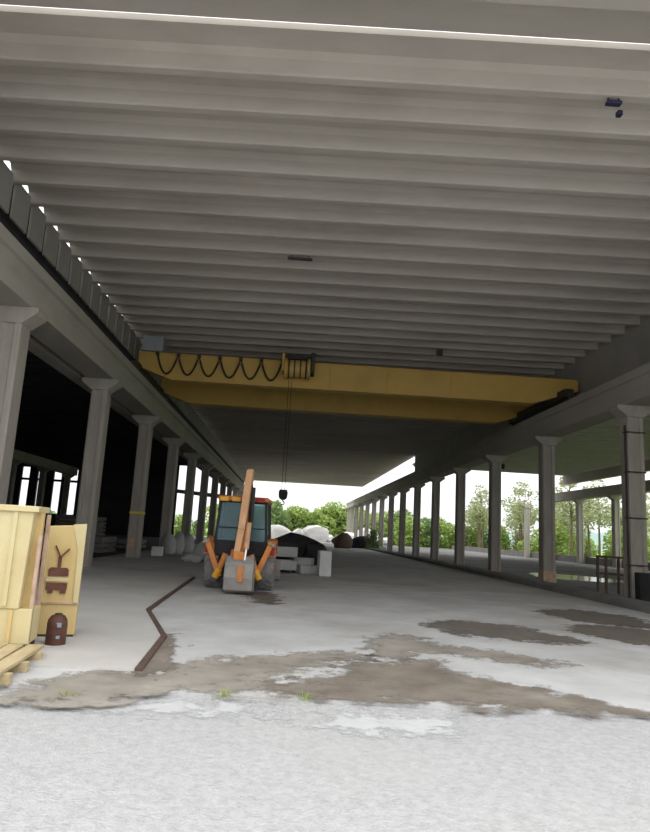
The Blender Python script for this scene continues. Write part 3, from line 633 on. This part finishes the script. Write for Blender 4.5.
# ------------------------------------------------------------------ trees beyond the hall
def make_tree(kind, seed):
    rnd = random.Random(seed)
    if kind == 'bush': H, R, n, ls, mat, name = 6.5, 3.4, 2600, .42, 'leaf', 'leafy_tree'
    elif kind == 'dark': H, R, n, ls, mat, name = 7.5, 3.0, 2400, .40, 'leaf_dark', 'leafy_tree'
    elif kind == 'dry': H, R, n, ls, mat, name = 5.5, 3.2, 2000, .38, 'leaf_dry', 'leafy_tree'
    else: H, R, n, ls, mat, name = 12.0, 2.6, 800, .30, 'leaf_dry', 'slender_tree'
    r = empty(name)
    t = MB(); zt = H * .9
    base = [(rnd.uniform(-.2, .2) * i / 4, rnd.uniform(-.2, .2) * i / 4, zt * i / 4 - .1) for i in range(5)]
    t.tube(base, [.2, .17, .13, .09, .04], 7)
    bl = []
    nb = 9 if kind != 'slender' else 11
    for i in range(nb):
        f = rnd.uniform(.12 if kind != 'slender' else .45, .85); z = zt * f; a = rnd.uniform(0, 2 * pi); L_ = R * rnd.uniform(.5, .95) * (1.1 - f * .5)
        e = Vector((cos(a) * L_, sin(a) * L_, z + rnd.uniform(.3, 1.2)))
        t.tube([(0, 0, z), e * .55 + Vector((0, 0, z * .45)), e], [.08, .05, .02], 5); bl.append((e, R * rnd.uniform(.4, .62)))
    bl.append((Vector((0, 0, zt)), R * .45))
    if kind != 'slender':
        bl += [(Vector((rnd.uniform(-1, 1) * R * .6, rnd.uniform(-1, 1) * R * .6, rnd.uniform(.5, 1.4))), R * .55) for _ in range(5)]
    t.build('trunk', M['trunk'], r)
    c = MB()
    for i in range(n):
        e, br = rnd.choice(bl)
        while True:
            d = Vector((rnd.uniform(-1, 1), rnd.uniform(-1, 1), rnd.uniform(-1, 1)))
            if .02 < d.length < 1: break
        p = e + d.normalized() * br * (d.length ** .5) * Vector((1, 1, .8)).length / 1.62
        if p.z < .05: p.z = rnd.uniform(.05, .6)
        a = Vector((rnd.uniform(-1, 1), rnd.uniform(-1, 1), rnd.uniform(-.6, .6))).normalized(); b = a.cross(Vector((rnd.uniform(-1, 1), rnd.uniform(-1, 1), rnd.uniform(-1, 1)))).normalized()
        s = ls * rnd.uniform(.6, 1.2)
        c.add([p - a * s, p + b * s * .5, p + a * s, p - b * s * .5], [(0, 1, 2, 3)])
    c.build('crown', M[mat], r)
    return r
protos = {k: [make_tree(k, s), False] for k, s in (('bush', 1), ('dark', 2), ('dry', 3), ('slender', 4))}
def tree(kind, x, y, s, label, group, z=-.35):
    p = protos[kind]; c = copy_tree(p[0]) if p[1] else p[0]; p[1] = True
    c.location = (x, y, z); c.rotation_euler.z = random.uniform(0, 6.28); c.scale = (s * random.uniform(.95, 1.1), s, s * random.uniform(.92, 1.08))
    tag(c, label, 'tree' if 'tree' in label else 'shrub', group)
    if 'tree' not in label: c.name = 'green_shrub'
LT = {'bush': 'bright green bushy tree', 'dark': 'dark green bushy tree', 'dry': 'olive green bushy tree', 'slender': 'tall slender tree with sparse leaves'}
for i in range(15):
    k = ['bush', 'bush', 'dry', 'bush', 'dark'][i % 5]
    tree(k, -14 + i * 2.9 + random.uniform(-.8, .8), 150 + random.uniform(-5, 10), random.uniform(1.0, 1.2), LT[k] + ' in the thicket closing the far end of the hall', k + ' trees beyond the far end')
for i in range(26):
    k = ['bush', 'bush', 'dark', 'dry', 'slender', 'bush'][i % 6]
    x = 39.5 + (i % 13) * 3.2 + random.uniform(-1, 1); y = (72 + (i % 13) * 6.5 if i < 13 else 98 + (i % 13) * 6) + random.uniform(-3, 3)
    tree(k, x, y, random.uniform(.55, .75) if k != 'slender' else random.uniform(.8, 1.0), LT[k] + ' in the thicket outside the neighbouring hall', k + ' trees outside the neighbouring hall')
for i in range(7):
    tree('slender', 40 + i * 5 + random.uniform(-1, 1), 92 + i * 5, random.uniform(.9, 1.1), LT['slender'] + ' in the thicket outside the neighbouring hall', 'slender trees outside the neighbouring hall')
for i in range(12):
    tree('slender', 36.5 + i * 2.1 + random.uniform(-.6, .6), 124 + (i % 4) * 7, random.uniform(.9, 1.15), LT['slender'] + ' in the thicket outside the neighbouring hall', 'slender trees outside the neighbouring hall')
for i in range(16):
    tree('bush', 36 + (i % 8) * 2.6 + random.uniform(-.6, .6), 66 + i * 4.0, random.uniform(.3, .42), 'low bright green shrub along the wall of the neighbouring hall', 'low shrubs outside the neighbouring hall')
for i in range(9):
    k = ['bush', 'dark', 'dry'][i % 3]
    tree(k, -44 + i * 4 + random.uniform(-1, 1), 116 + random.uniform(-4, 8), random.uniform(.4, .55), LT[k] + ' outside beyond the dark hall', k + ' trees beyond the dark hall')
for i in range(8):
    k = ['bush', 'dark', 'bush', 'dry'][i % 4]
    tree(k, 27 + i * 3.6 + random.uniform(-1, 1), 138 + i * 2 + random.uniform(-4, 4), random.uniform(.75, .95), LT[k] + ' on the open ground past the last columns', k + ' trees past the last columns')

for i, (x, y, lab) in enumerate(((-2.1, 7.0, 'small green weed tuft in the mud before the wooden planks'), (-.55, 7.3, 'tiny weed tuft at the slab edge between the cement crusts'), (.3, 7.35, 'tiny weed tuft at the slab edge left of the mud fan'))):
    rnd = random.Random(90 + i); m = MB()
    for k in range(34):
        a = rnd.uniform(0, 6.28); q = rnd.uniform(.0, .07); b = Vector((cos(a) * q, sin(a) * q, 0)); t_ = b * 2.0 + Vector((0, 0, rnd.uniform(.04, .10))); sd_ = Vector((-sin(a), cos(a), 0)) * .006
        m.add([b - sd_, b + sd_, t_], [(0, 1, 2)])
    o = m.build('weed_tuft', M['leaf']); o.location = (x, y, -.01); tag(o, lab, 'weed')
tree('dark', 11.0, 84.0, .3, 'dark green bush growing at the foot of the far kerb side columns', None, z=0)
# hills
hv = []; hf = []; n = 60
for i in range(n + 1):
    x = 60 + 400 * i / n; h = (7 + 3.5 * sin(i * .21) + 2 * sin(i * .63 + 1) + .8 * sin(i * 1.7)) * min(1, i / 8)
    hv += [(x, 560, -1), (x, 620, h * 1.5 + 4), (x, 690, h * 1.2), (x, 700, -1)]
for i in range(n):
    for j in range(3): hf.append((4 * i + j, 4 * i + 4 + j, 4 * i + 5 + j, 4 * i + 1 + j))
struct(MB().add(hv, hf).build('distant_hills', M['hill'], smooth=True))

# ------------------------------------------------------------------ sky and light
w = bpy.data.worlds.new('overcast_sky'); S.world = w; w.use_nodes = True
nt = w.node_tree; bg = nt.nodes['Background']
tc = nt.nodes.new('ShaderNodeTexCoord'); mp = nt.nodes.new('ShaderNodeMapping'); mp.inputs['Scale'].default_value = (1, 1, 3)
nz = nt.nodes.new('ShaderNodeTexNoise'); nz.inputs['Scale'].default_value = 2.0; nz.inputs['Detail'].default_value = 5
rp = nt.nodes.new('ShaderNodeValToRGB'); rp.color_ramp.elements[0].position = .3; rp.color_ramp.elements[1].position = .7
rp.color_ramp.elements[0].color = (.86, .89, .93, 1); rp.color_ramp.elements[1].color = (1, 1, 1, 1)
nt.links.new(tc.outputs['Generated'], mp.inputs['Vector']); nt.links.new(mp.outputs[0], nz.inputs['Vector']); nt.links.new(nz.outputs['Fac'], rp.inputs['Fac']); 
sx_ = nt.nodes.new('ShaderNodeSeparateXYZ'); nt.links.new(tc.outputs['Generated'], sx_.inputs[0])
mr = nt.nodes.new('ShaderNodeMapRange'); mr.inputs['From Min'].default_value = 0; mr.inputs['From Max'].default_value = 1; mr.inputs['To Min'].default_value = .56; mr.inputs['To Max'].default_value = 1.5
nt.links.new(sx_.outputs['Z'], mr.inputs['Value'])
mm = nt.nodes.new('ShaderNodeMixRGB'); mm.blend_type = 'MULTIPLY'; mm.inputs['Fac'].default_value = 1
nt.links.new(rp.outputs['Color'], mm.inputs['Color1']); nt.links.new(mr.outputs[0], mm.inputs['Color2']); nt.links.new(mm.outputs[0], bg.inputs['Color'])
bg.inputs['Strength'].default_value = 1.0
# ------------------------------------------------------------------ camera
F_, PI_, RO, YA, H_ = 650.47, .1768, .0575, .0343, 1.75
R = Vector((cos(YA), -sin(YA), 0)); Fw = Vector((cos(PI_) * sin(YA), cos(PI_) * cos(YA), sin(PI_))); U = Vector((-sin(PI_) * sin(YA), -sin(PI_) * cos(YA), cos(PI_)))
right = R * cos(RO) + U * sin(RO); up = -R * sin(RO) + U * cos(RO)
cd = bpy.data.cameras.new('camera'); cam = bpy.data.objects.new('camera', cd); COL.objects.link(cam)
mt = Matrix((right, up, -Fw)).transposed().to_4x4(); mt.translation = (0, 0, H_); cam.matrix_world = mt
cd.sensor_fit = 'VERTICAL'; cd.sensor_height = 24; cd.lens = F_ * 24 / 832; cd.shift_x = 8.5 / 832; cd.clip_end = 2000; cd.clip_start = .05
S.camera = cam
S.view_settings.view_transform = 'Standard'; S.view_settings.look = 'None'; S.view_settings.gamma = 1; S.view_settings.exposure = 1.18
S.cycles.use_denoising = True; S.cycles.max_bounces = 10; S.cycles.diffuse_bounces = 7; S.cycles.caustics_reflective = False; S.cycles.caustics_refractive = False
